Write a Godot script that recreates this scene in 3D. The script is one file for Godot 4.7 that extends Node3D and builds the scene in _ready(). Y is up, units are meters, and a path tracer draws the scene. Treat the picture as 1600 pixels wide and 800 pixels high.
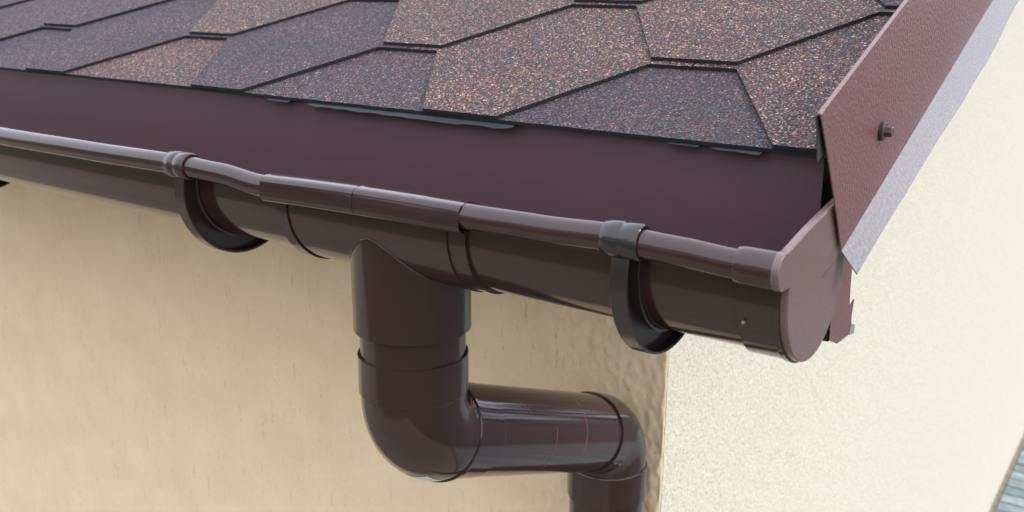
extends Node3D

const S := 0.333            # spacing of the shingle tabs along the eave
const EXPOSED := 0.137      # exposed height of one shingle course
const PITCH := 0.3462       # roof pitch
const THICK := 0.0036       # shingle thickness
const AX := -0.3125         # x of the downpipe
const SPZ := 0.0455          # z of the spout axis
const GY := -0.083          # gutter axis
const GZ := 0.041
const WALL_Z := -0.402
const WALL_X := -0.265
const GROUND := -2.30
const CREASE := 99

var mat := {}
var rng := RandomNumberGenerator.new()
var noise := FastNoiseLite.new()
var up_slope := Vector3(0, sin(PITCH), -cos(PITCH))
var roof_normal := Vector3(0, cos(PITCH), sin(PITCH))

# ------------------------------------------------------------------ set-up
func _ready() -> void:
	rng.seed = 4711
	noise.seed = 12
	noise.noise_type = FastNoiseLite.TYPE_SIMPLEX_SMOOTH
	noise.frequency = 1.0
	set_camera()
	set_light()
	make_materials()
	build_ground()
	build_house()
	build_eave_flashing()
	build_verge_trim()
	build_corner_trim()
	build_gutter()
	build_brackets()
	build_downpipe()
	build_trees()

func set_camera() -> void:
	var cam := Camera3D.new()
	cam.name = "camera"
	var yaw := 0.6092
	var pitch := 0.2790
	var roll := 0.0049
	var f := Vector3(-sin(yaw) * cos(pitch), -sin(pitch), -cos(yaw) * cos(pitch))
	var r0 := Vector3(cos(yaw), 0, -sin(yaw))
	var u0 := r0.cross(f)
	var r := r0 * cos(roll) + u0 * sin(roll)
	var u := u0 * cos(roll) - r0 * sin(roll)
	cam.transform = Transform3D(Basis(r, u, -f), Vector3(0.2544, 0.1193, 0.6977))
	cam.near = 0.02
	cam.far = 400.0
	var a := CameraAttributesPhysical.new()
	a.frustum_focal_length = 46.17
	a.frustum_focus_distance = 0.84
	a.frustum_near = 0.02
	a.frustum_far = 400.0
	a.exposure_aperture = 14.0
	a.exposure_multiplier = 1.0
	cam.attributes = a
	cam.fov = 29.14
	add_child(cam)
	cam.current = true

func set_light() -> void:
	var sm := ProceduralSkyMaterial.new()
	sm.sky_top_color = Color(0.90, 0.945, 1.0)
	sm.sky_horizon_color = Color(0.87, 0.90, 0.955)
	sm.sky_curve = 0.6
	sm.ground_horizon_color = Color(0.6, 0.6, 0.58)
	sm.ground_bottom_color = Color(0.4, 0.39, 0.37)
	sm.energy_multiplier = 2.1
	var sky := Sky.new()
	sky.sky_material = sm
	var e := Environment.new()
	e.background_mode = Environment.BG_SKY
	e.sky = sky
	e.tonemap_mode = Environment.TONE_MAPPER_LINEAR
	e.tonemap_exposure = 1.32
	e.sdfgi_enabled = true
	e.ssao_enabled = true
	e.ssil_enabled = true
	var we := WorldEnvironment.new()
	we.name = "environment"
	we.environment = e
	add_child(we)
	var sun := DirectionalLight3D.new()
	sun.name = "sun"
	sun.light_energy = 0.42
	sun.light_angular_distance = 12.0
	sun.light_color = Color(1.0, 0.965, 0.90)
	sun.shadow_enabled = true
	add_child(sun)
	sun.look_at_from_position(Vector3(0.85, 0.95, -0.40), Vector3.ZERO)

# ------------------------------------------------------------------ materials
func lin(r: float, g: float, b: float) -> Color:
	return Color(r, g, b).linear_to_srgb()

func noise_tex(freq: float, oct: int, size: int, sd: int, lo: float, hi: float, kind := FastNoiseLite.TYPE_SIMPLEX_SMOOTH) -> NoiseTexture2D:
	var n := FastNoiseLite.new()
	n.noise_type = kind
	n.frequency = freq
	n.seed = sd
	n.fractal_octaves = oct
	if oct <= 1:
		n.fractal_type = FastNoiseLite.FRACTAL_NONE
	var t := NoiseTexture2D.new()
	t.width = size
	t.height = size
	t.seamless = true
	t.noise = n
	var g := Gradient.new()
	g.set_color(0, Color(lo, lo, lo))
	g.set_color(1, Color(hi, hi, hi))
	t.color_ramp = g
	return t

func triplanar(m: StandardMaterial3D, metres: float) -> void:
	m.uv1_triplanar = true
	m.uv1_world_triplanar = true
	m.uv1_scale = Vector3.ONE / metres
	m.uv1_triplanar_sharpness = 4.0

func plain(called: String, c: Color, rough: float) -> StandardMaterial3D:
	var m := StandardMaterial3D.new()
	m.resource_name = called
	m.albedo_color = c
	m.roughness = rough
	m.cull_mode = BaseMaterial3D.CULL_DISABLED
	mat[called] = m
	return m

func make_materials() -> void:
	# plastic of the rainwater goods
	var dust := noise_tex(0.012, 5, 512, 3, 0.6, 1.0)
	var peel := noise_tex(0.06, 2, 256, 9, 0.0, 1.0)
	for spec in [["gutter_plastic", lin(0.040, 0.0170, 0.0165), 0.15], ["pipe_plastic", lin(0.039, 0.0165, 0.0165), 0.13], ["lit_cap_plastic", lin(0.145, 0.080, 0.079), 0.34],
			["bracket_plastic", lin(0.038, 0.021, 0.020), 0.26], ["grey_bracket_plastic", lin(0.026, 0.019, 0.018), 0.24]]:
		var m := plain(spec[0], spec[1], spec[2])
		m.roughness_texture = dust
		m.metallic_specular = 0.5
		m.heightmap_enabled = true
		m.heightmap_texture = peel
		m.heightmap_scale = 0.002
		triplanar(m, 0.16)
		if spec[0] == "gutter_plastic":
			m.heightmap_scale = 0.0012
			m.uv1_scale = Vector3(0.5, 9.0, 9.0)    # faint drawing lines along the extrusion
		if spec[0] == "lit_cap_plastic":
			m.heightmap_enabled = false  # end face paler than the gutter: its lit sheen put into the colour
	# painted sheet metal
	var crinkle := noise_tex(0.11, 3, 512, 21, 0.0, 1.0)
	var fleck := noise_tex(0.2, 2, 512, 33, 0.45, 1.5)
	var m2 := plain("flashing_paint", lin(0.098, 0.048, 0.057), 0.42)
	m2.roughness_texture = noise_tex(0.01, 4, 512, 8, 0.9, 1.06)
	m2.heightmap_enabled = true
	m2.heightmap_texture = crinkle
	m2.heightmap_scale = 0.006
	triplanar(m2, 0.35)
	var m3 := plain("trim_paint", lin(0.165, 0.058, 0.057), 0.38)
	m3.albedo_texture = fleck
	m3.metallic_specular = 0.8
	m3.heightmap_enabled = true
	m3.heightmap_texture = crinkle
	m3.heightmap_scale = 0.05
	triplanar(m3, 0.24)
	var m4 := plain("lip_grey_violet", lin(0.145, 0.118, 0.132), 0.36)  # lip only, a paler grey violet than the face
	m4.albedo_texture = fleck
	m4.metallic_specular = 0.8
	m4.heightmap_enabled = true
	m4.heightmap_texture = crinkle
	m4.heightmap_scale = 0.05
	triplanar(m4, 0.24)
	plain("bare_edge", lin(0.45, 0.43, 0.42), 0.45)
	plain("galvanised", lin(0.40, 0.42, 0.43), 0.4).metallic = 0.6
	plain("screw_paint", lin(0.075, 0.042, 0.038), 0.25)
	plain("rubber", lin(0.02, 0.02, 0.02), 0.8)
	plain("bitumen_edge", lin(0.012, 0.012, 0.013), 0.85)
	plain("underlay", lin(0.026, 0.031, 0.031), 0.7)
	plain("soffit_board", lin(0.10, 0.06, 0.05), 0.6)
	plain("shade_dark_timber", lin(0.03, 0.022, 0.018), 0.8)  # boards toned near black, painting the shade inside the verge gap
	plain("chalk", lin(0.36, 0.10, 0.06), 0.9)
	plain("scratch", lin(0.16, 0.075, 0.07), 0.7)
	plain("pale_scuff", lin(0.22, 0.18, 0.17), 0.6)
	plain("back_coat", lin(0.030, 0.034, 0.033), 0.6)
	make_granules()
	make_render()
	make_ground_materials()

func make_granules() -> void:
	var n := 512
	var tones := [
		# violet dark, mixed, light, slate
		[Color8(86, 64, 80), Color8(62, 54, 68), Color8(114, 68, 80), Color8(46, 38, 47), Color8(134, 100, 106), Color8(68, 82, 88), Color8(66, 44, 56), Color8(52, 44, 56)],
		[Color8(120, 74, 80), Color8(74, 60, 76), Color8(146, 80, 78), Color8(46, 40, 50), Color8(178, 150, 138), Color8(72, 98, 100), Color8(96, 50, 58), Color8(60, 52, 66)],
		[Color8(166, 106, 92), Color8(140, 66, 66), Color8(200, 174, 152), Color8(70, 62, 70), Color8(186, 126, 82), Color8(82, 110, 104), Color8(48, 40, 48), Color8(150, 88, 92), Color8(98, 70, 78)],
		[Color8(66, 56, 70), Color8(58, 74, 80), Color8(122, 62, 68), Color8(36, 34, 40), Color8(142, 120, 114), Color8(68, 92, 92), Color8(94, 50, 62), Color8(130, 84, 68)]]
	var r := RandomNumberGenerator.new()
	r.seed = 99
	var data := []
	for t in tones.size():
		var b := PackedByteArray()
		b.resize(n * n * 3)
		for i in n * n:
			b[i * 3] = 24
			b[i * 3 + 1] = 22
			b[i * 3 + 2] = 25
		data.append(b)
	var h := PackedByteArray()
	h.resize(n * n)
	var cell := 3.0
	var count := int(n / cell)
	for gy in count:
		for gx in count:
			var cx := (gx + r.randf()) * cell
			var cy := (gy + r.randf()) * cell
			var rad := r.randf_range(1.2, 2.35)
			var ang := r.randf() * PI
			var sq := r.randf_range(0.65, 1.0)
			var high := r.randf_range(0.35, 1.0)
			var bright := r.randf_range(0.60, 1.22)
			var pick := r.randf()
			var mix := 0.5 + 0.3 * sin(TAU * cx / n + 1.3) * cos(TAU * cy / n) + 0.2 * sin(TAU * 2.0 * cy / n + 0.6)
			var cols := []
			for t in tones.size():
				var pal: Array = tones[t]
				if r.randf() > 0.38 + 0.62 * mix:
					pal = tones[[1, 0, 1, 0][t]]
				var c: Color = pal[int(pick * pal.size()) % pal.size()]
				cols.append([clampi(int(c.r8 * bright), 0, 255), clampi(int(c.g8 * bright), 0, 255), clampi(int(c.b8 * bright), 0, 255)])
			var ca := cos(ang)
			var sa := sin(ang)
			for dy in range(-2, 4):
				for dx in range(-2, 4):
					var px := floorf(cx) + dx
					var py := floorf(cy) + dy
					var ex := px + 0.5 - cx
					var ey := py + 0.5 - cy
					var a := ex * ca + ey * sa
					var b2 := (ey * ca - ex * sa) / sq
					var d := (a * a + b2 * b2) / (rad * rad)
					if d > 1.0:
						continue
					var hh := int(255.0 * high * (1.0 - 0.55 * d))
					var k := posmod(int(py), n) * n + posmod(int(px), n)
					if hh < h[k]:
						continue
					h[k] = hh
					for t in tones.size():
						var cc: Array = cols[t]
						data[t][k * 3] = cc[0]
						data[t][k * 3 + 1] = cc[1]
						data[t][k * 3 + 2] = cc[2]
	var ht := ImageTexture.create_from_image(Image.create_from_data(n, n, false, Image.FORMAT_L8, h))
	for t in tones.size():
		var m := plain("granules_%d" % t, Color(0.84, 0.825, 0.835), 0.85)
		m.albedo_texture = ImageTexture.create_from_image(Image.create_from_data(n, n, false, Image.FORMAT_RGB8, data[t]))
		m.heightmap_enabled = true
		m.heightmap_texture = ht
		m.heightmap_scale = 0.10
		m.uv1_scale = Vector3.ONE / 0.25

func make_render() -> void:
	# eave wall: trowelled render with short vertical worm grooves
	var n := 1024
	var r := RandomNumberGenerator.new()
	r.seed = 5
	var fine := FastNoiseLite.new()
	fine.frequency = 0.09
	fine.fractal_octaves = 4
	fine.seed = 3
	var img := fine.get_seamless_image(n, n)
	img.convert(Image.FORMAT_L8)
	var hd := img.get_data()
	var broad := FastNoiseLite.new()
	broad.frequency = 0.006
	broad.fractal_octaves = 4
	broad.seed = 44
	var bi := broad.get_seamless_image(n, n)
	bi.convert(Image.FORMAT_L8)
	var bd := bi.get_data()
	var cd := PackedByteArray()
	cd.resize(n * n * 3)
	for i in n * n:
		var v := bd[i] / 255.0
		var g := hd[i] / 255.0
		hd[i] = int(175 + 40.0 * g)
		var k := 0.965 + 0.035 * v + 0.03 * (g - 0.5)
		cd[i * 3] = int(clampf(255.0 * k, 0, 255))
		cd[i * 3 + 1] = int(clampf(255.0 * (k - 0.012 * (1.0 - v)), 0, 255))
		cd[i * 3 + 2] = int(clampf(255.0 * (k - 0.035 * (1.0 - v)), 0, 255))
	for w in 900:
		var x := r.randf() * n
		var y := r.randf() * n
		var steps := int(pow(r.randf(), 2.2) * 60.0) + 3
		var wide := 1 if r.randf() < 0.75 else 2
		var deep := r.randf_range(0.25, 1.0)
		var on := true
		for s in steps:
			y += 1.0
			x += r.randf_range(-0.45, 0.45)
			if r.randf() < 0.12:
				on = not on
			if not on:
				continue
			for q in wide:
				var k := posmod(int(y), n) * n + posmod(int(x) + q, n)
				hd[k] = int(hd[k] * (1.0 - 0.75 * deep))
				cd[k * 3] = int(cd[k * 3] * (1.0 - 0.16 * deep))
				cd[k * 3 + 1] = int(cd[k * 3 + 1] * (1.0 - 0.20 * deep))
				cd[k * 3 + 2] = int(cd[k * 3 + 2] * (1.0 - 0.26 * deep))
	var m := plain("eave_render", lin(0.86, 0.645, 0.43), 0.88)
	m.albedo_texture = ImageTexture.create_from_image(Image.create_from_data(n, n, false, Image.FORMAT_RGB8, cd))
	m.heightmap_enabled = true
	m.heightmap_texture = ImageTexture.create_from_image(Image.create_from_data(n, n, false, Image.FORMAT_L8, hd))
	m.heightmap_scale = 0.055
	triplanar(m, 0.9)
	# gable wall: sprayed roughcast
	var g2 := plain("gable_render", lin(0.715, 0.655, 0.545), 0.9)
	var gh := PackedByteArray()
	gh.resize(n * n)
	gh.fill(60)
	var gc := PackedByteArray()
	gc.resize(n * n * 3)
	gc.fill(244)
	for w in 21000:
		var cx := r.randf() * n
		var cy := r.randf() * n
		var rad := 2.6 + 5.5 * pow(r.randf(), 2.0)
		var sq := r.randf_range(0.6, 1.0)
		var ang := r.randf() * PI
		var high := r.randf_range(90.0, 255.0)
		var tone := r.randi_range(228, 255)
		var ca := cos(ang)
		var sa := sin(ang)
		var q := int(ceil(rad))
		for dy in range(-q, q + 1):
			for dx in range(-q, q + 1):
				var a := dx * ca + dy * sa
				var b := (dy * ca - dx * sa) / sq
				var d := (a * a + b * b) / (rad * rad)
				if d >= 1.0:
					continue
				var k := posmod(int(cy) + dy, n) * n + posmod(int(cx) + dx, n)
				var hh := int(high * sqrt(1.0 - d))
				if hh > gh[k]:
					gh[k] = hh
					gc[k * 3] = tone
					gc[k * 3 + 1] = tone - 2
					gc[k * 3 + 2] = tone - 6
	g2.albedo_texture = ImageTexture.create_from_image(Image.create_from_data(n, n, false, Image.FORMAT_RGB8, gc))
	g2.heightmap_enabled = true
	g2.heightmap_texture = ImageTexture.create_from_image(Image.create_from_data(n, n, false, Image.FORMAT_L8, gh))
	g2.heightmap_scale = 0.14
	triplanar(g2, 0.55)

func make_ground_materials() -> void:
	var lawn := plain("lawn", Color(1, 1, 1), 0.95)
	var t := noise_tex(0.02, 5, 512, 13, 0.0, 1.0)
	t.color_ramp.set_color(0, lin(0.03, 0.05, 0.02))
	t.color_ramp.set_color(1, lin(0.09, 0.12, 0.04))
	lawn.albedo_texture = t
	triplanar(lawn, 1.6)
	var pav := plain("paving", Color(1, 1, 1), 0.85)
	var t2 := noise_tex(0.03, 5, 512, 14, 0.0, 1.0)
	t2.color_ramp.set_color(0, lin(0.18, 0.155, 0.122))
	t2.color_ramp.set_color(1, lin(0.30, 0.262, 0.21))
	pav.albedo_texture = t2
	triplanar(pav, 1.2)
	var con := plain("concrete", lin(0.10, 0.097, 0.092), 0.85)
	con.albedo_texture = noise_tex(0.03, 5, 512, 15, 0.75, 1.0)
	triplanar(con, 1.5)
	for i in 3:
		var b := plain("plank_%d" % i, lin(0.22 + 0.05 * i, 0.28 + 0.045 * i, 0.29 + 0.04 * i), 0.7)
		b.albedo_texture = noise_tex(0.03, 4, 256, 80 + i, 0.75, 1.05)
		triplanar(b, 0.5)

# ------------------------------------------------------------------ builders
func tool() -> SurfaceTool:
	var st := SurfaceTool.new()
	st.begin(Mesh.PRIMITIVE_TRIANGLES)
	return st

func tri(st: SurfaceTool, a: Vector3, b: Vector3, c: Vector3) -> void:
	st.add_vertex(a)
	st.add_vertex(b)
	st.add_vertex(c)

func quad(st: SurfaceTool, a: Vector3, b: Vector3, c: Vector3, d: Vector3) -> void:
	tri(st, a, b, c)
	tri(st, a, c, d)

# skin between rings of equal size; groups: one smoothing group per strip along the rings (or one for all)
func loft(st: SurfaceTool, rings: Array, closed: bool, group := 0) -> void:
	if group == CREASE:
		loft_creased(st, rings, closed)
		return
	st.set_smooth_group(group)
	for i in rings.size() - 1:
		var a: PackedVector3Array = rings[i]
		var b: PackedVector3Array = rings[i + 1]
		var n := a.size()
		for j in (n if closed else n - 1):
			var k := (j + 1) % n
			quad(st, a[j], a[k], b[k], b[j])

# the same, with a sharp edge wherever the ring's outline turns by more than 28 degrees
func loft_creased(st: SurfaceTool, rings: Array, closed: bool) -> void:
	var a: PackedVector3Array = rings[rings.size() / 2]
	var n := a.size()
	var g := 0
	var before := Vector3.ZERO
	for j in (n if closed else n - 1):
		var k := (j + 1) % n
		var d := a[k] - a[j]
		if d.length() > 1e-6:
			d = d.normalized()
			if before != Vector3.ZERO and d.dot(before) < 0.883:
				g += 1
			before = d
		st.set_smooth_group(g)
		for i in rings.size() - 1:
			var p: PackedVector3Array = rings[i]
			var q: PackedVector3Array = rings[i + 1]
			quad(st, p[j], p[k], q[k], q[j])

func box(st: SurfaceTool, lo: Vector3, hi: Vector3) -> void:
	st.set_smooth_group(-1)
	var p := []
	for i in 8:
		p.append(Vector3(hi.x if i & 1 else lo.x, hi.y if i & 2 else lo.y, hi.z if i & 4 else lo.z))
	quad(st, p[4], p[6], p[7], p[5])
	quad(st, p[1], p[3], p[2], p[0])
	quad(st, p[0], p[2], p[6], p[4])
	quad(st, p[5], p[7], p[3], p[1])
	quad(st, p[2], p[3], p[7], p[6])
	quad(st, p[4], p[5], p[1], p[0])

# tube of varying radius round a path in the plane x = const or any path: points, radii, smoothing group per stretch
func tube(st: SurfaceTool, pts: Array, radii: Array, groups: Array, seg := 48) -> void:
	var rings := []
	var side := Vector3.ZERO
	for i in pts.size():
		var t: Vector3
		if i == 0:
			t = pts[1] - pts[0]
		elif i == pts.size() - 1:
			t = pts[i] - pts[i - 1]
		else:
			t = pts[i + 1] - pts[i - 1]
		if t.length() < 1e-7:
			t = pts[mini(i + 2, pts.size() - 1)] - pts[maxi(i - 2, 0)]
		t = t.normalized()
		if side == Vector3.ZERO:
			side = t.cross(Vector3(1, 0, 0) if absf(t.x) < 0.8 else Vector3(0, 1, 0)).normalized()
		side = (side - t * side.dot(t)).normalized()
		var other := t.cross(side)
		var ring := PackedVector3Array()
		for j in seg:
			var a := TAU * j / seg
			ring.append(pts[i] + (side * cos(a) + other * sin(a)) * radii[i])
		rings.append(ring)
	for i in pts.size() - 1:
		loft(st, [rings[i], rings[i + 1]], true, groups[i] if groups.size() > 1 else groups[0])

# extrude an open or closed (z, y) profile along x between two stations
func along_x(st: SurfaceTool, prof: PackedVector2Array, xs: Array, closed: bool, group := 0, shift := "") -> void:
	var rings := []
	for x in xs:
		var ring := PackedVector3Array()
		var off := Vector2.ZERO
		if shift == "bead":
			off = bead_shift(x)
		elif shift == "sheet":
			off = Vector2(noise.get_noise_2d(x * 2.2, 0.0) * 0.0012, 0.0)
		for p in prof:
			ring.append(Vector3(x, p.y + off.y, p.x + off.x))
		rings.append(ring)
	loft(st, rings, closed, group)

# flat face of a (z, y) outline at x
func cap_x(st: SurfaceTool, prof: PackedVector2Array, x: float, flip := false) -> void:
	st.set_smooth_group(-1)
	var idx := Geometry2D.triangulate_polygon(prof)
	for i in range(0, idx.size(), 3):
		var a := prof[idx[i]]
		var b := prof[idx[i + 1]]
		var c := prof[idx[i + 2]]
		if ((b - a).cross(c - a) > 0) == flip:
			var q := b
			b = c
			c = q
		tri(st, Vector3(x, a.y, a.x), Vector3(x, b.y, b.x), Vector3(x, c.y, c.x))

func arc(c: Vector2, r: float, a0: float, a1: float, n: int) -> PackedVector2Array:
	var p := PackedVector2Array()
	for i in n + 1:
		var a := deg_to_rad(lerpf(a0, a1, float(i) / n))
		p.append(c + Vector2(cos(a), sin(a)) * r)
	return p

func span(a: float, b: float, n: int) -> Array:
	var o := []
	for i in n + 1:
		o.append(lerpf(a, b, float(i) / n))
	return o

func put(st: SurfaceTool, called: String, material: String, parent: Node, label := "") -> MeshInstance3D:
	st.generate_normals()
	var o := MeshInstance3D.new()
	o.name = called
	o.mesh = st.commit()
	o.material_override = mat[material]
	parent.add_child(o, true)
	# the mesh is given in world coordinates: take out where the thing stands
	if parent != self:
		var off := Vector3.ZERO
		var p: Node = parent
		while p != self:
			off += p.position
			p = p.get_parent()
		o.position = -off
	if label:
		o.set_meta("label", label)
	return o

func thing(called: String, label: String, category: String, at: Vector3, group := "") -> Node3D:
	var o := Node3D.new()
	o.name = called
	o.position = at
	add_child(o, true)
	o.set_meta("label", label)
	o.set_meta("category", category)
	if group:
		o.set_meta("group", group)
	return o

func structure(o: Node) -> void:
	o.set_meta("kind", "structure")

# ------------------------------------------------------------------ ground
func build_ground() -> void:
	var st := tool()
	box(st, Vector3(-120, GROUND - 0.4, -120), Vector3(120, GROUND - 0.02, 120))
	structure(put(st, "ground", "lawn", self))
	st = tool()
	box(st, Vector3(-12, GROUND - 0.2, -6.0), Vector3(-0.6, GROUND, 3.6))
	box(st, Vector3(-0.6, GROUND - 0.2, -0.9), Vector3(1.60, GROUND, 3.6))
	structure(put(st, "pavement", "paving", self))
	st = tool()
	box(st, Vector3(1.62, GROUND - 0.2, -40.0), Vector3(24.0, GROUND, -0.9))
	structure(put(st, "added_driveway", "concrete", self))  # unseen ground added for what the cap and verge flashing mirror
	st = tool()
	box(st, Vector3(WALL_X - 0.1, GROUND - 0.2, -7.0), Vector3(1.6, GROUND - 0.014, -1.0))
	var deck := put(st, "path", "paving", self)
	structure(deck)
	for i in 62:
		st = tool()
		var z := -1.1 - i * 0.094
		var y := GROUND + rng.randf_range(-0.002, 0.002)
		box(st, Vector3(WALL_X + 0.03, y - 0.0105, z - 0.08), Vector3(1.5, y, z))
		put(st, "plank", "plank_%d" % (i % 3), deck)

# ------------------------------------------------------------------ house
func build_house() -> void:
	var house := thing("house", "cream rendered house corner with brown shingle roof overhanging both walls", "house", Vector3(-2.2, GROUND, -2.4))
	# eave wall, its rough arris by the corner modelled
	var st := tool()
	var xs := []
	for x in span(-5.0, -0.75, 8):
		xs.append(x)
	for x in span(-0.74, WALL_X - 0.003, 190):
		xs.append(x)
	var ys := []
	for y in span(GROUND - 0.1, -0.82, 8):
		ys.append(y)
	for y in span(-0.815, -0.02, 270):
		ys.append(y)
	var rings := []
	for y in ys:
		var ring := PackedVector3Array()
		for x in xs:
			var near := smoothstep(-0.62, -0.36, x)
			var d: float = noise.get_noise_3d(x * 38.0, y * 20.0, 0.0) * 0.0030 + noise.get_noise_3d(x * 75.0 + y * 30.0, y * 42.0, 7.0) * 0.0030
			ring.append(Vector3(x, y, WALL_Z + d * near))
		# rounded, crumbly arris turning into the gable wall
		for k in range(1, 6):
			var a := k * PI / 10.0
			var w: float = 0.003 + noise.get_noise_3d(k * 3.0, y * 75.0, 3.0) * 0.0010 + noise.get_noise_3d(0.0, y * 24.0, 9.0) * 0.0014
			ring.append(Vector3(WALL_X - 0.003 + sin(a) * w, y, WALL_Z - 0.003 + cos(a) * w))
		ring.append(Vector3(WALL_X - 0.2, y, WALL_Z - 0.004))
		ring.append(Vector3(WALL_X - 0.2, y, WALL_Z - 0.2))
		ring.append(Vector3(-5.0, y, WALL_Z - 0.2))
		rings.append(ring)
	loft(st, rings, true, 0)
	put(st, "eave_wall", "eave_render", house, "tan trowelled render with short vertical grooves under the gutter")
	# gable wall, a prism under the roof slope
	st = tool()
	var top0 := -0.05 + (-WALL_Z) * tan(PITCH)
	var back := -7.2
	var prof := PackedVector2Array([Vector2(WALL_Z - 0.0040, GROUND - 0.1), Vector2(WALL_Z - 0.0040, top0), Vector2(-3.4, -0.05 + 3.4 * tan(PITCH)), Vector2(back, -0.05 + 3.4 * tan(PITCH) - (-3.4 - back) * tan(PITCH)), Vector2(back, GROUND - 0.1)])
	cap_x(st, prof, WALL_X + 0.0005)
	cap_x(st, prof, WALL_X - 0.2, true)
	st.set_smooth_group(-1)
	along_x(st, prof, [WALL_X - 0.2, WALL_X + 0.0005], true, -1)
	put(st, "gable_wall", "gable_render", house, "sunlit cream roughcast gable wall")
	# soffits
	st = tool()
	box(st, Vector3(-5.0, -0.062, WALL_Z - 0.002), Vector3(WALL_X + 0.05, -0.050, -0.020))
	put(st, "soffit", "soffit_board", house)
	# roof deck with the shingles on it
	st = tool()
	var w_top := -3.3 * THICK
	var w_bot := -0.034
	var ridge := 3.4 / cos(PITCH)
	var c := []
	for x in [-5.0, 0.034]:
		for v in [0.012, ridge]:
			for w in [w_bot, w_top]:
				c.append(Vector3(x, 0, 0) + up_slope * v + roof_normal * w)
	st.set_smooth_group(-1)
	quad(st, c[1], c[3], c[7], c[5])
	quad(st, c[0], c[4], c[6], c[2])
	quad(st, c[0], c[1], c[5], c[4])
	quad(st, c[2], c[6], c[7], c[3])
	quad(st, c[4], c[5], c[7], c[6])
	quad(st, c[0], c[2], c[3], c[1])
	var roof := put(st, "roof", "soffit_board", house, "roof of hexagonal brown and violet mineral shingles")
	shingles(roof)
	# barge board behind the verge flashing, added to darken the gap
	st = tool()
	var bb := []
	for x in [0.0365, 0.0535]:
		for v in [0.055, ridge]:
			for w in [-0.105, -0.016]:
				bb.append(Vector3(x, 0, 0) + up_slope * v + roof_normal * w)
	st.set_smooth_group(-1)
	quad(st, bb[1], bb[3], bb[7], bb[5])
	quad(st, bb[0], bb[4], bb[6], bb[2])
	quad(st, bb[0], bb[1], bb[5], bb[4])
	quad(st, bb[2], bb[6], bb[7], bb[3])
	quad(st, bb[4], bb[5], bb[7], bb[6])
	quad(st, bb[0], bb[2], bb[3], bb[1])
	put(st, "barge_board", "shade_dark_timber", house)
	st = tool()
	box(st, Vector3(-5.0, -0.158, -0.0575), Vector3(0.0425, -0.024, -0.0410))
	put(st, "fascia_board", "shade_dark_timber", house)  # closes the end gap, whose shade is put into the board colour
	# strips of underlay that peep out below the eave course
	for u in [[-0.545, -0.512, 0.0006], [-0.485, -0.232, 0.0032], [-0.084, -0.058, 0.0006], [-0.048, -0.008, 0.0016]]:
		var s2 := tool()
		var n := 24
		var rr := []
		for i in n + 1:
			var f := float(i) / n
			var x: float = lerpf(u[0], u[1], f)
			var drop: float = u[2] * (0.55 + 0.45 * smoothstep(0.0, 0.9, f)) * (1.0 + 0.7 * noise.get_noise_2d(x * 55.0, 2.0))
			if f == 0.0 or f == 1.0:
				drop *= 0.25
			var o := Vector3(x, 0, 0) + roof_normal * (-2.2 * THICK)
			rr.append(PackedVector3Array([o + up_slope * 0.03, o + up_slope * 0.0005 + Vector3(0, 0, 0.001), o + Vector3(0, -drop, 0.003), o + Vector3(0, -drop - 0.0012, 0.0022), o + roof_normal * -0.0012 + up_slope * 0.002, o + roof_normal * -0.0012 + up_slope * 0.03]))
		loft(s2, rr, true, -1)
		put(s2, "underlay_strip", "underlay", roof, "grey green strip of roofing felt showing below the shingles")

func on_roof(p: Vector2, v0: float, w: float) -> Vector3:
	return Vector3(p.x, 0, 0) + up_slope * (v0 + p.y) + roof_normal * (w - THICK / EXPOSED * p.y)

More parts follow.
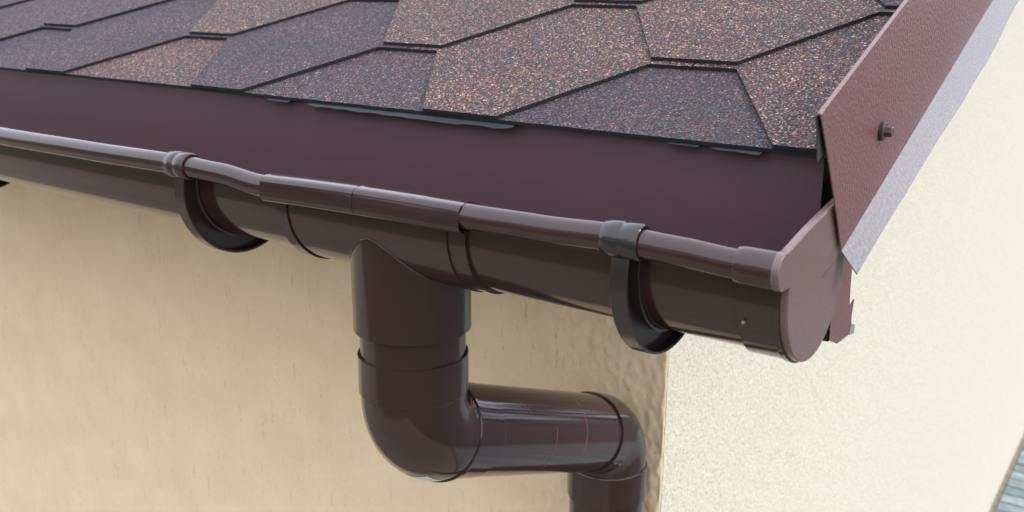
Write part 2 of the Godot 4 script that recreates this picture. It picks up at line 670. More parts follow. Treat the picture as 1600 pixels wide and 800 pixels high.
func shingles(roof: Node) -> void:
	var limit := PackedVector2Array([Vector2(-4.0, -1), Vector2(0.0480, -1), Vector2(0.0480, 9), Vector2(-4.0, 9)])
	# tones seen in the photograph: course -> tab -> tone (0 violet, 1 mixed, 2 light, 3 slate)
	var seen := {0: {-3: 2, -2: 1, -1: 3, -4: 0, 0: 2, 1: 2}, 1: {-4: 1, -3: 0, -2: 0, -1: 2, 0: 2}, 2: {-4: 0, -3: 1, -2: 2, -1: 2, 0: 2, 1: 1}, 3: {-4: 0, -3: 0, -2: 0, -1: 1, 0: 1, 1: 0}}
	for course in range(0, 9):
		for tab in range(-8, 3):
			var xc := tab * S + S / 8.0
			if course % 2 == 0:
				xc -= S / 2.0
			if course == 0:
				xc += S
			var dx := rng.randf_range(-0.002, 0.002)
			var dv := rng.randf_range(-0.0015, 0.0015) if course > 1 else rng.randf_range(-0.0012, 0.0008)
			var tilt := rng.randf_range(-0.004, 0.004)
			var lift := rng.randf_range(-0.0002, 0.0002)
			var poly := PackedVector2Array()
			var notch := EXPOSED - 0.0062
			var top := 2.0 * EXPOSED + 0.02
			if course == 0:
				poly = PackedVector2Array([Vector2(-S / 2, 0.001), Vector2(S / 2, 0.001), Vector2(S / 2, EXPOSED + 0.05), Vector2(-S / 2, EXPOSED + 0.05)])
			else:
				poly = PackedVector2Array([Vector2(-S / 8, 0), Vector2(S / 8, 0), Vector2(S * 3 / 8, notch), Vector2(S / 2, notch), Vector2(S / 2, top), Vector2(-S / 2, top), Vector2(-S / 2, notch), Vector2(-S * 3 / 8, notch)])
			var fine := PackedVector2Array()
			for i in poly.size():
				var a := poly[i]
				var b := poly[(i + 1) % poly.size()]
				var n := maxi(1, int(a.distance_to(b) / 0.012))
				if a.y > EXPOSED + 0.04 and b.y > EXPOSED + 0.04:
					n = 1
				var nrm := (b - a).normalized().orthogonal()
				for j in n:
					var q := a.lerp(b, float(j) / n)
					if j > 0:
						q += nrm * (noise.get_noise_3d((q.x + xc) * 90.0, q.y * 90.0, course * 5.0) * 0.0007 + rng.randf_range(-0.00025, 0.00025))
					fine.append(Vector2(q.x + xc + dx - tilt * q.y, q.y + dv + tilt * q.x))
			var cut := Geometry2D.intersect_polygons(fine, limit)
			if cut.is_empty():
				continue
			var out: PackedVector2Array = cut[0]
			if Geometry2D.is_polygon_clockwise(out):
				out.reverse()
			if out.size() < 3:
				continue
			var v0 := course * EXPOSED if course > 0 else 0.0
			if course > 0:
				v0 = (course - 1) * EXPOSED
			var base_w := 0.0 if course > 0 else -THICK - 0.0003
			var idx := Geometry2D.triangulate_polygon(out)
			var tone: int = rng.randi_range(0, 3)
			if seen.has(course) and seen[course].has(tab):
				tone = seen[course][tab]
			var uv0 := Vector2(rng.randf(), rng.randf())
			var st := tool()
			st.set_smooth_group(-1)
			var top_at := base_w + lift
			var low_at := top_at - THICK * 0.93
			for i in range(0, idx.size(), 3):
				for j in [0, 2, 1]:
					var p := out[idx[i + j]]
					st.set_uv(p + uv0)
					st.add_vertex(on_roof(p, v0, top_at))
			st.generate_normals()
			var mesh := st.commit()
			st = tool()
			st.set_smooth_group(-1)
			for i in out.size():
				var a := out[i]
				var b := out[(i + 1) % out.size()]
				quad(st, on_roof(a, v0, top_at), on_roof(b, v0, top_at), on_roof(b, v0, low_at), on_roof(a, v0, low_at))
			for i in range(0, idx.size(), 3):
				tri(st, on_roof(out[idx[i]], v0, low_at), on_roof(out[idx[i + 1]], v0, low_at), on_roof(out[idx[i + 2]], v0, low_at))
			st.generate_normals()
			mesh = st.commit(mesh)
			mesh.surface_set_material(0, mat["granules_%d" % tone])
			mesh.surface_set_material(1, mat.bitumen_edge)
			var o := MeshInstance3D.new()
			o.name = "shingle"
			o.mesh = mesh
			roof.add_child(o, true)
			o.position = -(roof.position + roof.get_parent().position)

# ------------------------------------------------------------------ metal trims
func build_eave_flashing() -> void:
	var t := thing("eave_flashing", "wide smooth purple brown metal flashing between the shingles and the gutter", "flashing", Vector3(-1.2, -0.09, -0.012))
	var st := tool()
	var xs := span(-4.0, 0.0362, 60)
	var p := PackedVector2Array([Vector2(-0.011, -0.004), Vector2(-0.0095, -0.0075)])
	for y in span(-0.012, -0.092, 6):
		p.append(Vector2(-0.0095 - 0.0025 * absf(y) / 0.09, y))
	var q := p.duplicate()
	for i in q.size():
		q[i] = q[i] - Vector2(0.0008, 0)
	q.reverse()
	p.append_array(q)
	along_x(st, p, xs, true, CREASE, "sheet")
	put(st, "face", "flashing_paint", t)
	st = tool()
	box(st, Vector3(-4.0, -0.0985, -0.0142), Vector3(0.0358, -0.0925, -0.0105))
	put(st, "drip_hem", "flashing_paint", t)

func build_verge_trim() -> void:
	var t := thing("verge_flashing", "reddish brown metal verge flashing along the gable edge with pale flared lip", "flashing", Vector3(0.058, 0.0, 0.0))
	var xt := 0.058
	var sl := tan(PITCH)
	var far := -3.35
	var n := 90
	var face := []
	var lip := []
	var hem := []
	var fold := []
	for i in n + 1:
		var f := pow(float(i) / n, 1.35)
		# the cut end leans back from the top corner to the fold
		var zt := lerpf(0.0761, far, f)
		var zf := lerpf(0.0011, far, f)
		var yt := 0.0345 + (0.0761 - zt) * sl
		var yf := -0.0715 + (0.0011 - zf) * sl * 1.015
		var bow := noise.get_noise_2d(zt * 2.5, 4.0) * 0.0012 * minf(1.0, f * 8.0)
		var a := Vector3(xt + bow, yt, zt)
		var b := Vector3(xt + bow * 0.4, yf, zf)
		var row := PackedVector3Array()
		for j in 7:
			row.append(a.lerp(b, j / 6.0) + Vector3(0.0006 * sin(PI * j / 6.0), 0, 0))
		for j in 7:
			row.append(b.lerp(a, j / 6.0) + Vector3(-0.0009 + 0.0006 * sin(PI * j / 6.0), 0, 0))
		face.append(row)
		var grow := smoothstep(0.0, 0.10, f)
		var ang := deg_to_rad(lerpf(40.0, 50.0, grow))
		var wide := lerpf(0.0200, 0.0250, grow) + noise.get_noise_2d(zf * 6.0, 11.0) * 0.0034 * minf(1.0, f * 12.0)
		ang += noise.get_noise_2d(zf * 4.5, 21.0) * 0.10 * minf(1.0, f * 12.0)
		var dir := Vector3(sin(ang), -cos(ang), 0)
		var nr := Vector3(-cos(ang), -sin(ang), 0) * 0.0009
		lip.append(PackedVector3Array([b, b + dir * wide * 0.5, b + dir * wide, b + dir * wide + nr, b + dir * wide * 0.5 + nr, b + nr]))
		# folded-back hem along the top edge
		var dn := Vector3(0, -cos(PITCH), -sin(PITCH))
		hem.append(PackedVector3Array([a + Vector3(-0.0034, -0.0008, 0), a + Vector3(-0.0038, 0, 0) + dn * 0.034, a + Vector3(-0.0030, 0, 0) + dn * 0.034, a + Vector3(-0.0026, -0.0008, 0)]))
		fold.append(PackedVector3Array([a + Vector3(0.0004, 0.0001, 0), a + Vector3(-0.0004, 0.0010, 0), a + Vector3(-0.0018, 0.0012, 0), a + Vector3(-0.0032, 0.0004, 0), a + Vector3(-0.0034, -0.0006, 0), a + Vector3(-0.0024, -0.0006, 0), a + Vector3(-0.0012, 0.0001, 0), a + Vector3(-0.0003, -0.0003, 0)]))
	var st := tool()
	loft(st, face, true, CREASE)
	end_cap(st, face[0])
	put(st, "face", "trim_paint", t)
	st = tool()
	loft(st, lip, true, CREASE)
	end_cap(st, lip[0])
	put(st, "flared_lip", "lip_grey_violet", t, "pale grey violet flared lip")
	st = tool()
	loft(st, hem, true, CREASE)
	end_cap(st, hem[0])
	put(st, "inner_hem", "back_coat", t)
	st = tool()
	loft(st, fold, true, 0)
	end_cap(st, fold[0])
	put(st, "top_fold", "trim_paint", t)
	# screw with rubber washer
	var c := Vector3(xt + 0.0008, 0.0066, -0.068)
	var sc := MeshInstance3D.new()
	st = tool()
	tube(st, [c, c + Vector3(0.0012, 0, 0), c + Vector3(0.0018, 0, 0), c + Vector3(0.0018, 0, 0)], [0.0072, 0.0072, 0.0062, 0.001], [0, 1, 2], 32)
	var washer := put(st, "screw", "rubber", t, "dark hex head screw with washer")
	st = tool()
	var w0 := c + Vector3(0.0018, 0, 0)
	tube(st, [w0, w0 + Vector3(0.0011, 0, 0), w0 + Vector3(0.0014, 0, 0), w0 + Vector3(0.0014, 0, 0)], [0.0070, 0.0070, 0.0064, 0.0005], [0, 1, 2], 32)
	put(st, "flange", "screw_paint", washer)
	st = tool()
	var h0 := w0 + Vector3(0.0014, 0, 0)
	tube(st, [h0, h0 + Vector3(0.0048, 0, 0)], [0.0042, 0.0042], [-1], 6)
	tube(st, [h0 + Vector3(0.0048, 0, 0), h0 + Vector3(0.0053, 0, 0), h0 + Vector3(0.0050, 0, 0), h0 + Vector3(0.0044, 0, 0)], [0.0042, 0.0036, 0.0026, 0.0002], [-1], 6)
	put(st, "hex_head", "screw_paint", washer)

func end_cap(st: SurfaceTool, ring: PackedVector3Array) -> void:
	st.set_smooth_group(-1)
	var n := ring.size()
	for i in range(0, n / 2 - 1):
		quad(st, ring[i], ring[i + 1], ring[n - 2 - i], ring[n - 1 - i])

func build_corner_trim() -> void:
	var t := thing("corner_flashing", "torn end of reddish brown metal flashing hanging behind the gutter end cap", "flashing", Vector3(0.045, -0.12, -0.06))
	var st := tool()
	# (z, y) outlines on two folded faces: the outer face looks along x, the narrow return faces the gutter
	var outl := PackedVector2Array([Vector2(-0.058, -0.050), Vector2(-0.058, -0.1644), Vector2(-0.0967, -0.1667), Vector2(-0.0925, -0.150), Vector2(-0.0957, -0.1372), Vector2(-0.0835, -0.1405), Vector2(-0.0800, -0.120), Vector2(-0.0775, -0.050)])
	cap_x(st, outl, 0.045)
	cap_x(st, outl, 0.0440, true)
	along_x(st, outl, [0.0440, 0.045], true, -1)
	put(st, "outer_face", "trim_paint", t)
	st = tool()
	st.set_smooth_group(-1)
	for d in [0.0, -0.0009]:
		var o := Vector3(d, 0, d)
		quad(st, Vector3(0.045, -0.050, -0.058) + o, Vector3(0.045, -0.1644, -0.058) + o, Vector3(0.0455, -0.1542, -0.034) + o, Vector3(0.0440, -0.050, -0.030) + o)
	put(st, "return_face", "trim_paint", t)
	st = tool()
	st.set_smooth_group(-1)
	quad(st, Vector3(0.0456, -0.1569, -0.0915), Vector3(0.0470, -0.1592, -0.0975), Vector3(0.0468, -0.1672, -0.0985), Vector3(0.0456, -0.1662, -0.088))
	put(st, "bent_corner", "galvanised", t)

# ------------------------------------------------------------------ gutter
func bead_shift(x: float) -> Vector2:
	var pts := [[-4.0, -0.003], [-1.3, -0.0015], [-1.03, 0.0], [-0.85, -0.0028], [-0.70, -0.0018], [-0.547, 0.0], [-0.49, -0.0014], [-0.43, -0.0060], [-0.40, -0.0062], [-0.20, -0.0010], [-0.13, -0.0002], [-0.069, 0.0020], [-0.02, 0.0006], [0.0246, -0.0014], [0.06, -0.0016]]
	for i in pts.size() - 1:
		if x <= pts[i + 1][0]:
			var f: float = smoothstep(pts[i][0], pts[i + 1][0], x)
			return Vector2(0, lerpf(pts[i][1], pts[i + 1][1], f))
	return Vector2.ZERO

func channel_profile(r: float, inset: float) -> PackedVector2Array:
	var p := PackedVector2Array()
	p.append(Vector2(GZ - r + inset, -0.050))
	p.append_array(arc(Vector2(GZ, GY), r - inset, 180, 360, 48))
	p.append(Vector2(GZ + r - inset + 0.0006, -0.0745))
	p.append(Vector2(GZ + r - inset + 0.0022, -0.066))
	return p

func shell(st: SurfaceTool, r: float, thick: float, x0: float, x1: float, steps: int) -> void:
	var a := channel_profile(r, 0.0)
	var b := channel_profile(r, thick)
	b.reverse()
	along_x(st, a, span(x0, x1, steps), false, 0)
	along_x(st, b, span(x0, x1, steps), false, 1)
	var n := a.size()
	st.set_smooth_group(-1)
	for x in [x0, x1]:
		for i in n - 1:
			quad(st, Vector3(x, a[i].y, a[i].x), Vector3(x, a[i + 1].y, a[i + 1].x), Vector3(x, b[n - 2 - i].y, b[n - 2 - i].x), Vector3(x, b[n - 1 - i].y, b[n - 1 - i].x))

func build_gutter() -> void:
	var g := thing("gutter", "glossy dark brown plastic half round gutter hanging under the eave", "gutter", Vector3(-1.2, GY, GZ))
	var r := 0.057
	var bead := Vector2(0.110, -0.0602)
	var st := tool()
	shell(st, r, 0.0022, -4.0, 0.048, 60)
	put(st, "channel", "gutter_plastic", g)
	# rolled front bead
	st = tool()
	var xs := []
	for x in span(-4.0, -1.2, 20):
		xs.append(x)
	for x in span(-1.19, 0.050, 124):
		xs.append(x)
	along_x(st, arc(bead, 0.0105, 0, 345, 30), xs, true, 0, "bead")
	put(st, "bead", "gutter_plastic", g)
	build_outlet(g, bead)
	build_cap(g, bead)

func sleeve_profile(c: Vector2, rr: float) -> PackedVector2Array:
	# faceted wrap over the bead: flat top, soft arris, flat front, curled under
	var p := PackedVector2Array()
	p.append_array(arc(c + Vector2(-0.002, -0.001), rr, 168, 100, 8))
	p.append_array(arc(c + Vector2(0.0040, 0.0040), rr * 0.50, 84, 12, 8))
	p.append_array(arc(c + Vector2(0.0035, -0.0058), rr * 0.60, -4, -110, 10))
	p.append(c + Vector2(-0.0085, -0.0118))
	return p

func build_outlet(g: Node3D, bead: Vector2) -> void:
	var st := tool()
	var R := 0.0613
	shell(st, R, 0.003, -0.4088, -0.2255, 12)
	var out := put(st, "outlet", "gutter_plastic", g, "gutter outlet with sleeve over the bead and a round spout below")
	# end rings
	st = tool()
	shell(st, R + 0.0016, 0.0046, -0.4215, -0.4090, 1)
	put(st, "end_ring", "gutter_plastic", out)
	st = tool()
	shell(st, R - 0.0015, 0.0028, -0.2254, -0.2076, 2)
	put(st, "end_ring", "gutter_plastic", out)
	# sleeve over the bead, in two halves that meet at a fine joint
	for seg in [[-0.4230, -0.3105], [-0.3098, -0.1985]]:
		st = tool()
		var rings := []
		for x in span(seg[0], seg[1], 16):
			var f: float = (x + 0.4230) / 0.2245
			var sh := Vector2(0, lerpf(-0.0050, -0.0012, f) + 0.0011 * sin(f * PI))
			var prof := sleeve_profile(bead + sh, 0.0128)
			var inner := sleeve_profile(bead + sh, 0.0111)
			inner.reverse()
			prof.append_array(inner)
			var ring := PackedVector3Array()
			for q in prof:
				ring.append(Vector3(x, q.y, q.x))
			rings.append(ring)
		loft(st, rings, true, CREASE)
		for e in [rings[0], rings[rings.size() - 1]]:
			end_cap(st, e)
		put(st, "bead_sleeve", "gutter_plastic", out)
	# spout: upper rim follows the saddle on the channel
	st = tool()
	var rs := 0.0545
	var rings2 := []
	var n := 96
	for lev in 14:
		var ring := PackedVector3Array()
		for j in n:
			var a := TAU * j / n
			var f := lev / 13.0
			var fl := 0.0
			var dz := SPZ + rs * sin(a) - GZ
			var y0 := GY - sqrt(maxf(R * R - dz * dz, 0.0)) + 0.0015
			var y := lerpf(y0, -0.1938, f)
			ring.append(Vector3(AX + (rs + fl) * cos(a), y, SPZ + rs * sin(a) + fl * minf(0.0, sin(a))))
		rings2.append(ring)
	loft(st, rings2, true, 0)
	var low: PackedVector3Array = rings2[13]
	var chamfer := PackedVector3Array()
	var inside := PackedVector3Array()
	for v in low:
		var c := Vector3(AX, v.y, SPZ)
		chamfer.append(c + (v - c) * (0.0530 / rs) + Vector3(0, -0.0012, 0))
		inside.append(c + (v - c) * (0.0480 / rs) + Vector3(0, -0.0012, 0))
	loft(st, [low, chamfer], true, 1)
	loft(st, [chamfer, inside], true, 2)
	put(st, "spout", "pipe_plastic", out)
	# moulded seam where the spout meets the channel
	st = tool()
	var seam := []
	var seam_r := []
	for j in range(0, 121):
		var a := deg_to_rad(lerpf(-35.0, 215.0, j / 120.0))
		var dz := SPZ + rs * sin(a) - GZ
		seam.append(Vector3(AX + rs * cos(a), GY - sqrt(maxf(R * R - dz * dz, 0.0)), SPZ + rs * sin(a)))
		seam_r.append(0.0011)
	tube(st, seam, seam_r, [0], 10)
	put(st, "seam", "pipe_plastic", out)

func cap_outline(c: Vector2, r: float, bead: Vector2, br: float, lift: float) -> PackedVector2Array:
	var p := PackedVector2Array()
	p.append_array(arc(c, r, 8, -176, 60))
	p.append(Vector2(c.x - r, -0.060))
	p.append(Vector2(c.x - r + 0.0005, -0.036 + lift))
	p.append(Vector2(c.x - r + 0.006, -0.0315 + lift))
	p.append(Vector2(0.002, -0.0316 + lift))
	p.append(Vector2(0.0187, -0.0338 + lift))
	p.append(Vector2(0.0377, -0.0364 + lift))
	p.append(Vector2(0.0600, -0.0398 + lift))
	p.append(Vector2(0.0797, -0.0433 + lift))
	p.append(Vector2(0.0960, -0.0468 + lift))
	p.append_array(arc(bead, br, 100, -78, 20))
	return p

func inset_outline(p: PackedVector2Array, d: float) -> PackedVector2Array:
	var o := PackedVector2Array()
	var n := p.size()
	for i in n:
		var a := p[(i + n - 1) % n]
		var b := p[(i + 1) % n]
		var t := (b - a).normalized()
		o.append(p[i] + Vector2(t.y, -t.x) * d)
	return o

func build_cap(g: Node3D, bead: Vector2) -> void:
	var bc := bead + Vector2(0, -0.0012)
	var st := tool()
	# sleeve round the channel
	shell(st, 0.0597, 0.0026, 0.0205, 0.0462, 4)
	var cap := put(st, "end_cap", "gutter_plastic", g, "brown plastic end cap closing the gutter")
	st = tool()
	shell(st, 0.0608, 0.0030, 0.0464, 0.0500, 1)
	put(st, "end_ring", "gutter_plastic", cap)
	st = tool()
	var prof := arc(bc, 0.0130, 178, -100, 30)
	var inner := arc(bc, 0.0110, -100, 178, 30)
	prof.append_array(inner)
	var rings := []
	for x in [0.0240, 0.0246, 0.0300, 0.0400, 0.0502]:
		var ring := PackedVector3Array()
		for q in prof:
			var k := 0.0006 if x == 0.0240 else 0.0
			var d := (q - bc)
			ring.append(Vector3(x, q.y - d.normalized().y * k, q.x - d.normalized().x * k))
		rings.append(ring)
	loft(st, rings, true, CREASE)
	end_cap(st, rings[0])
	put(st, "bead_sleeve", "gutter_plastic", cap)
	# face plate with a rounded arris
	st = tool()
	var o0 := cap_outline(Vector2(GZ, GY), 0.0592, bc, 0.0130, 0.0)
	var layers := []
	for l in [[0.0502, 0.0], [0.0528, 0.0], [0.0546, 0.00015], [0.0551, 0.0005], [0.0553, 0.0010]]:
		var ring := PackedVector3Array()
		for q in inset_outline(o0, l[1]):
			ring.append(Vector3(l[0], q.y, q.x))
		layers.append(ring)
	loft(st, layers, true, 0)
	cap_x(st, inset_outline(o0, 0.0010), 0.0553)
	cap_x(st, o0, 0.0502, true)
	var plate := put(st, "face_plate", "lit_cap_plastic", cap, "flat brown end plate with a scratch")
	# curved scratch and small nick on the plate
	st = tool()
	var a := []
	for i in 14:
		var f := i / 13.0
		a.append(PackedVector3Array([Vector3(0.0555, -0.0845 + 0.0075 * f - 0.0002, 0.0330 - 0.040 * f), Vector3(0.0556, -0.0845 + 0.0075 * f + 0.0002, 0.0330 - 0.040 * f)]))
	loft(st, a, false, 0)
	put(st, "scratch", "screw_paint", plate)
	st = tool()
	tube(st, [Vector3(0.0255, -0.1045, 0.0985), Vector3(0.0257, -0.1045, 0.0998), Vector3(0.0257, -0.1045, 0.1000)], [0.0013, 0.0011, 0.0002], [0], 12)
	put(st, "moulding_pip", "pale_scuff", cap)

func build_brackets() -> void:
	var specs := [
		[-1.056, "bracket_plastic", "brown gutter bracket at the far left, only its lower crescent showing"],
		[-0.545, "bracket_plastic", "brown gutter bracket clipped round the gutter left of the downpipe outlet"],
		[-0.060, "grey_bracket_plastic", "blackish grey gutter bracket clipped round the gutter beside the end cap"]]
	for s in specs:
		var x: float = s[0]
		var t := thing("gutter_bracket", s[2], "bracket", Vector3(x, GY - 0.07, GZ), "gutter brackets")
		var c := Vector2(GZ, GY - 0.003)
		var hw := 0.0135
		# outer rib
		var st := tool()
		ring_part(st, c, 0.0722, 0.0750, x - 0.0080, x + 0.0060, -178.0, 12.0)
		put(st, "outer_rib", s[1], t)
		st = tool()
		ring_part(st, Vector2(GZ, GY), 0.0572, 0.0600, x - 0.0080, x + 0.0075, -178.0, 10.0)
		put(st, "inner_rib", s[1], t)
		st = tool()
		ring_part(st, c, 0.0560, 0.0724, x - 0.0060, x - 0.0025, -178.0, 9.0)
		put(st, "web", s[1], t)
		# back plate on the fascia
		st = tool()
		box(st, Vector3(x - hw, -0.150, -0.0395), Vector3(x + hw, -0.052, -0.0305))
		put(st, "back_plate", s[1], t)
		# clip over the bead: two raised bands
		st = tool()
		var bc := Vector2(0.110, -0.0602) + bead_shift(x)
		var cw := 0.0148
		var sections := [[-cw, 0.0118], [-cw + 0.001, 0.0130], [-0.0010, 0.0132], [0.0002, 0.0124], [0.0014, 0.0132], [cw - 0.001, 0.0132], [cw, 0.0122]]
		var rings := []
		for q in sections:
			var ring := PackedVector3Array()
			for p in arc(bc, q[1], 205, -95, 30):
				ring.append(Vector3(x + q[0], p.y, p.x))
			for p in arc(bc, 0.0110, -95, 205, 30):
				ring.append(Vector3(x + q[0], p.y, p.x))
			rings.append(ring)
		loft(st, rings, true, CREASE)
		end_cap(st, rings[0])
		end_cap(st, rings[rings.size() - 1])
		put(st, "bead_clip", s[1], t)

# part of a ring round an axis along x, rectangular section with eased edges
func ring_part(st: SurfaceTool, c: Vector2, r0: float, r1: float, x0: float, x1: float, a0: float, a1: float) -> void:
	var e := 0.0006
	var rings := []
	var n := 64
	for i in n + 1:
		var a := deg_to_rad(lerpf(a0, a1, float(i) / n))
		var d := Vector3(0, sin(a), cos(a))
		var o := Vector3(0, c.y, c.x)
		rings.append(PackedVector3Array([o + d * r0 + Vector3(x0 + e, 0, 0), o + d * (r0 + e) + Vector3(x0, 0, 0), o + d * (r1 - e) + Vector3(x0, 0, 0), o + d * r1 + Vector3(x0 + e, 0, 0),
			o + d * r1 + Vector3(x1 - e, 0, 0), o + d * (r1 - e) + Vector3(x1, 0, 0), o + d * (r0 + e) + Vector3(x1, 0, 0), o + d * r0 + Vector3(x1 - e, 0, 0)]))
	# each of the eight strips gets its own smoothing group so that the edges stay crisp
	for j in 8:
		st.set_smooth_group(j)
		for i in n:
			var p: PackedVector3Array = rings[i]
			var q: PackedVector3Array = rings[i + 1]
			var k := (j + 1) % 8
			quad(st, p[j], p[k], q[k], q[j])
	for i in [0, n]:
		st.set_smooth_group(-1)
		var p: PackedVector3Array = rings[i]
		for j in range(1, 7):
			tri(st, p[0], p[j], p[j + 1])

# ------------------------------------------------------------------ downpipe
const SWAN := 0.3892   # 22.3 degrees below the horizontal

func bend(corner: Vector3, d0: Vector3, d1: Vector3, rad: float, n: int) -> Array:
	var ang := acos(d0.dot(d1))
	var tl := rad * tan(ang / 2.0)
	var start := corner - d0 * tl
	var centre := start + (d1 - d0 * d1.dot(d0)).normalized() * rad
	var axis := d0.cross(d1).normalized()
	var o := []
	for i in n + 1:
		o.append(centre + (start - centre).rotated(axis, ang * i / n))
	return o

func build_downpipe() -> void:
	var t := thing("downpipe", "dark brown plastic downpipe bending back to the wall below the gutter", "downpipe", Vector3(AX, GROUND, -0.337))
	var down := Vector3(0, -1, 0)
	var sw := Vector3(0, -sin(SWAN), -cos(SWAN))
	var c1 := Vector3(AX, -0.299, SPZ)
	var c2 := Vector3(AX, -0.299 - 0.382 * tan(SWAN), SPZ - 0.382)
	var top := Vector3(AX, 0, SPZ)
	# pipe stub between spout and socket
	var st := tool()
	tube(st, [top + down * 0.185, top + down * 0.232], [0.0492, 0.0492], [0], 64)
	put(st, "pipe_stub", "pipe_plastic", t)
	# first elbow: socket, then the bend, then its lip
	st = tool()
	var pts := [top + down * 0.240, top + down * 0.2190, top + down * 0.2184, top + down * 0.2190, top + down * 0.2555, top + down * 0.2575]
	var rad := [0.0496, 0.0496, 0.0505, 0.0516, 0.0516, 0.0500]
	var grp := [0, 1, 2, 3, 4]
	var arcp := bend(c1, down, sw, 0.054, 22)
	for i in arcp.size():
		pts.append(arcp[i])
		rad.append(0.0500)
		grp.append(5)
	var lip := c1 + sw * 0.0385
	pts.append_array([lip, lip + sw * 0.0006, lip + sw * 0.0045, lip + sw * 0.0051, lip + sw * 0.0051])
	rad.append_array([0.0500, 0.0515, 0.0515, 0.0508, 0.0480])
	grp.append_array([5, 6, 7, 8, 9])
	tube(st, pts, rad, grp, 72)
	var e1 := put(st, "elbow", "pipe_plastic", t, "upper elbow turning the pipe towards the wall")
	# maker's sticker under the elbow, mostly turned away: teal and white print
	st = tool()
	var cen: Vector3 = (arcp[16] as Vector3)
	var rr := []
	for i in range(16, 22):
		var p: Vector3 = arcp[i]
		var tn: Vector3 = ((arcp[i + 1] as Vector3) - (arcp[i - 1] as Vector3)).normalized()
		var outw := (p - (arcp[i] as Vector3).lerp(p, 1.0) + (Vector3(0, -1, 0) - tn * tn.dot(Vector3(0, -1, 0)))).normalized()
		var side := tn.cross(outw)
		var row := PackedVector3Array()
		for j in 9:
			var a := deg_to_rad(lerpf(-27.0, 4.0, j / 8.0))
			row.append(p + (outw * cos(a) + side * sin(a)) * 0.05022)
		rr.append(row)
	loft(st, rr, false, 0)
	plain("sticker", Color(0.80, 0.88, 0.89), 0.5)
	put(st, "sticker", "sticker", e1, "small pale blue printed sticker")
	# slanting pipe with a sleeve at its upper end
	st = tool()
	tube(st, [c1 + sw * 0.040, c1 + sw * 0.365], [0.0484, 0.0484], [0], 72)
	var slant := put(st, "slanting_pipe", "pipe_plastic", t, "slanting pipe with reddish scratch lines")
	st = tool()
	tube(st, [c1 + sw * 0.042, c1 + sw * 0.0855, c1 + sw * 0.0863, c1 + sw * 0.0863], [0.0490, 0.0490, 0.0487, 0.0483], [0, 1, 2], 72)
	put(st, "inner_sleeve", "pipe_plastic", slant)
	# saw marks and scratches round the slanting pipe
	var ux := Vector3(1, 0, 0)
	var un := sw.cross(ux).normalized()    # towards the upper front side
	if un.y < 0:
		un = -un
	for s in [[0.262, 84.0, -24.0, 0.0, 0.00050], [0.1905, 20.0, -38.0, 0.004, 0.00045], [0.1215, 58.0, 36.0, 0.022, 0.0004], [0.1275, 52.0, 40.0, 0.010, 0.0004]]:
		st = tool()
		var row := []
		var n := 40
		for i in n + 1:
			var f := float(i) / n
			var a := deg_to_rad(lerpf(s[1], s[2], f))
			var p: Vector3 = c1 + sw * (s[0] + s[3] * f) + (ux * cos(a) + un * sin(a)) * 0.04855
			var w: float = s[4] * (0.35 + 0.65 * absf(sin(f * 9.0 + s[0] * 50.0)))
			row.append(PackedVector3Array([p - sw * w, p + sw * w]))
		loft(st, row, false, 0)
		put(st, "scratch", "chalk", slant)
	# second elbow: rim, bend, socket
	st = tool()
	var rim := c1 + sw * 0.352
	pts = [rim + sw * 0.02, rim + sw * 0.0006, rim, rim + sw * 0.0006, rim + sw * 0.006]
	rad = [0.0488, 0.0488, 0.0498, 0.0508, 0.0508]
	grp = [0, 1, 2, 3]
	arcp = bend(c2, sw, down, 0.054, 20)
	for i in arcp.size():
		pts.append(arcp[i])
		rad.append(0.0506)
		grp.append(4)
	var sock := Vector3(AX, -0.4955, c2.z)
	pts.append_array([sock, sock + down * 0.0005, sock + down * 0.0016, sock + down * 0.046, sock + down * 0.0466, sock + down * 0.0466])
	rad.append_array([0.0502, 0.0514, 0.0520, 0.0520, 0.0514, 0.0480])
	grp.append_array([4, 5, 6, 7, 8, 9])
	tube(st, pts, rad, grp, 72)
	put(st, "elbow", "pipe_plastic", t, "lower elbow turning the pipe down along the wall")
	st = tool()
	tube(st, [Vector3(AX, -0.52, c2.z), Vector3(AX, GROUND + 0.02, c2.z)], [0.0488, 0.0488], [0], 72)
	put(st, "vertical_pipe", "pipe_plastic", t)
	# wall clip that holds the vertical pipe, below the frame
	st = tool()
	tube(st, [Vector3(AX, -1.20, c2.z), Vector3(AX, -1.1995, c2.z), Vector3(AX, -1.1705, c2.z), Vector3(AX, -1.17, c2.z)], [0.0490, 0.0518, 0.0518, 0.0490], [0, 1, 2], 48)
	box(st, Vector3(AX - 0.008, -1.195, WALL_Z - 0.01), Vector3(AX + 0.008, -1.175, c2.z - 0.0500))
	put(st, "pipe_clip", "pipe_plastic", t)

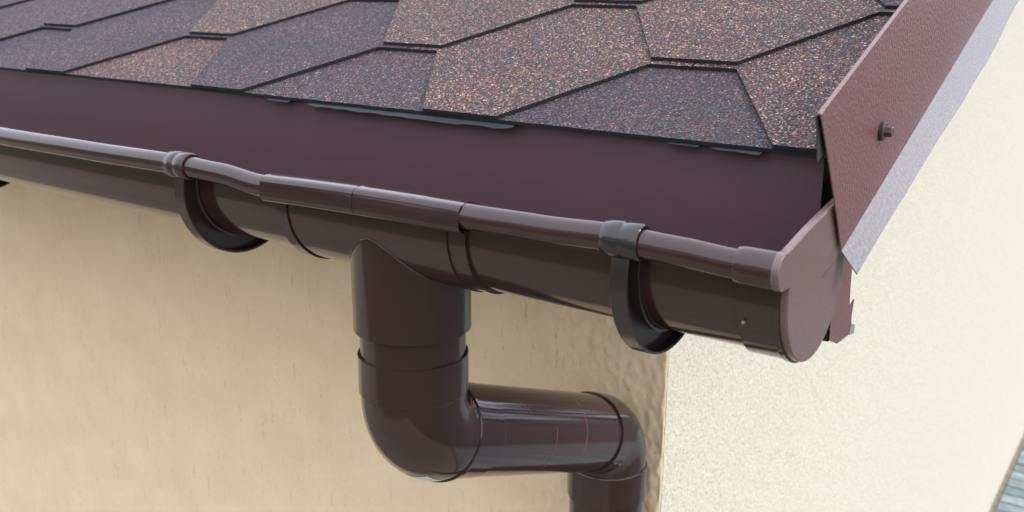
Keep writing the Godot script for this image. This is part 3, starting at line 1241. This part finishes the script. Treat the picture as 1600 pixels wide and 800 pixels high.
# ------------------------------------------------------------------ trees across the yard, which the glossy plastic mirrors
func build_trees() -> void:
	var r := RandomNumberGenerator.new()
	r.seed = 77
	plain("bark", lin(0.07, 0.055, 0.04), 0.9)
	for i in 3:
		var m := plain("leaf_%d" % i, lin(0.026 + 0.01 * i, 0.036 + 0.012 * i, 0.018 + 0.004 * i), 0.6)
		m.backlight_enabled = true
		m.backlight = Color(0.12, 0.16, 0.05)
	var proto := []
	for kind in 2:
		var root := Node3D.new()
		root.name = "garden_tree"
		var st := tool()
		tube(st, [Vector3(0, -0.1, 0), Vector3(0.02, 0.7, 0), Vector3(-0.05, 1.8, 0.05), Vector3(0.1, 3.2, 0), Vector3(0.05, 5.0, 0.1)], [0.19, 0.15, 0.12, 0.08, 0.03], [0], 12)
		for b in 7:
			var y0 := 1.5 + b * 0.42
			var a := b * 2.4 + kind
			var d := Vector3(cos(a), 0.75, sin(a))
			tube(st, [Vector3(0, y0, 0), Vector3(0, y0, 0) + d * 0.7, Vector3(0, y0, 0) + d * 1.5 + Vector3(0, 0.2, 0)], [0.05, 0.035, 0.012], [0], 7)
		st.generate_normals()
		var trunk := MeshInstance3D.new()
		trunk.name = "trunk"
		trunk.mesh = st.commit()
		trunk.material_override = mat.bark
		root.add_child(trunk)
		st = tool()
		st.set_smooth_group(-1)
		var clumps := []
		for c in 46:
			var f := r.randf()
			var a := r.randf() * TAU
			var wide := 1.75 * sin(PI * clampf(0.12 + 0.82 * f, 0.0, 1.0)) + 0.15
			clumps.append(Vector3(cos(a) * wide * sqrt(r.randf()), 1.5 + f * 4.6, sin(a) * wide * sqrt(r.randf())))
		for l in 9000:
			var c: Vector3 = clumps[l % clumps.size()]
			var o := Vector3(r.randfn(0, 0.24), r.randfn(0, 0.20), r.randfn(0, 0.24))
			var p := c + o
			var u := Vector3(r.randfn(), r.randfn() * 0.5, r.randfn()).normalized() * 0.075
			var w := u.cross(Vector3(r.randfn(), r.randfn(), r.randfn())).normalized() * 0.042
			tri(st, p - u, p + w, p + u)
			tri(st, p - u, p + u, p - w)
		st.generate_normals()
		var crown := MeshInstance3D.new()
		crown.name = "crown"
		crown.mesh = st.commit()
		crown.material_override = mat["leaf_%d" % kind]
		root.add_child(crown)
		proto.append(root)
	for i in 15:
		var o: Node3D = proto[i % 2].duplicate()
		o.name = "garden_tree"
		add_child(o, true)
		o.position = Vector3(-20.0 + i * 3.2 + r.randf_range(-0.3, 0.3), GROUND - 0.02, 11.0 + r.randf_range(-0.6, 1.0))
		if i > 8:
			o.position = Vector3(2.0 + (i - 9) * 3.4 + r.randf_range(-0.4, 0.4), GROUND - 0.02, -22.0 + (i - 9) * 1.4)  # unseen row added to darken the reflection in the slanting pipe
		o.rotation.y = r.randf() * TAU
		o.scale = Vector3.ONE * r.randf_range(0.9, 1.12)
		o.set_meta("label", "leafy garden tree across the yard, mirrored darkly in the front of the gutter" if i < 9 else "unseen tree added far behind the gable wall to darken what the slanting pipe mirrors")
		o.set_meta("category", "tree")
		o.set_meta("group", "trees across the yard" if i < 9 else "added trees behind the gable wall")
	for p in proto:
		p.free()
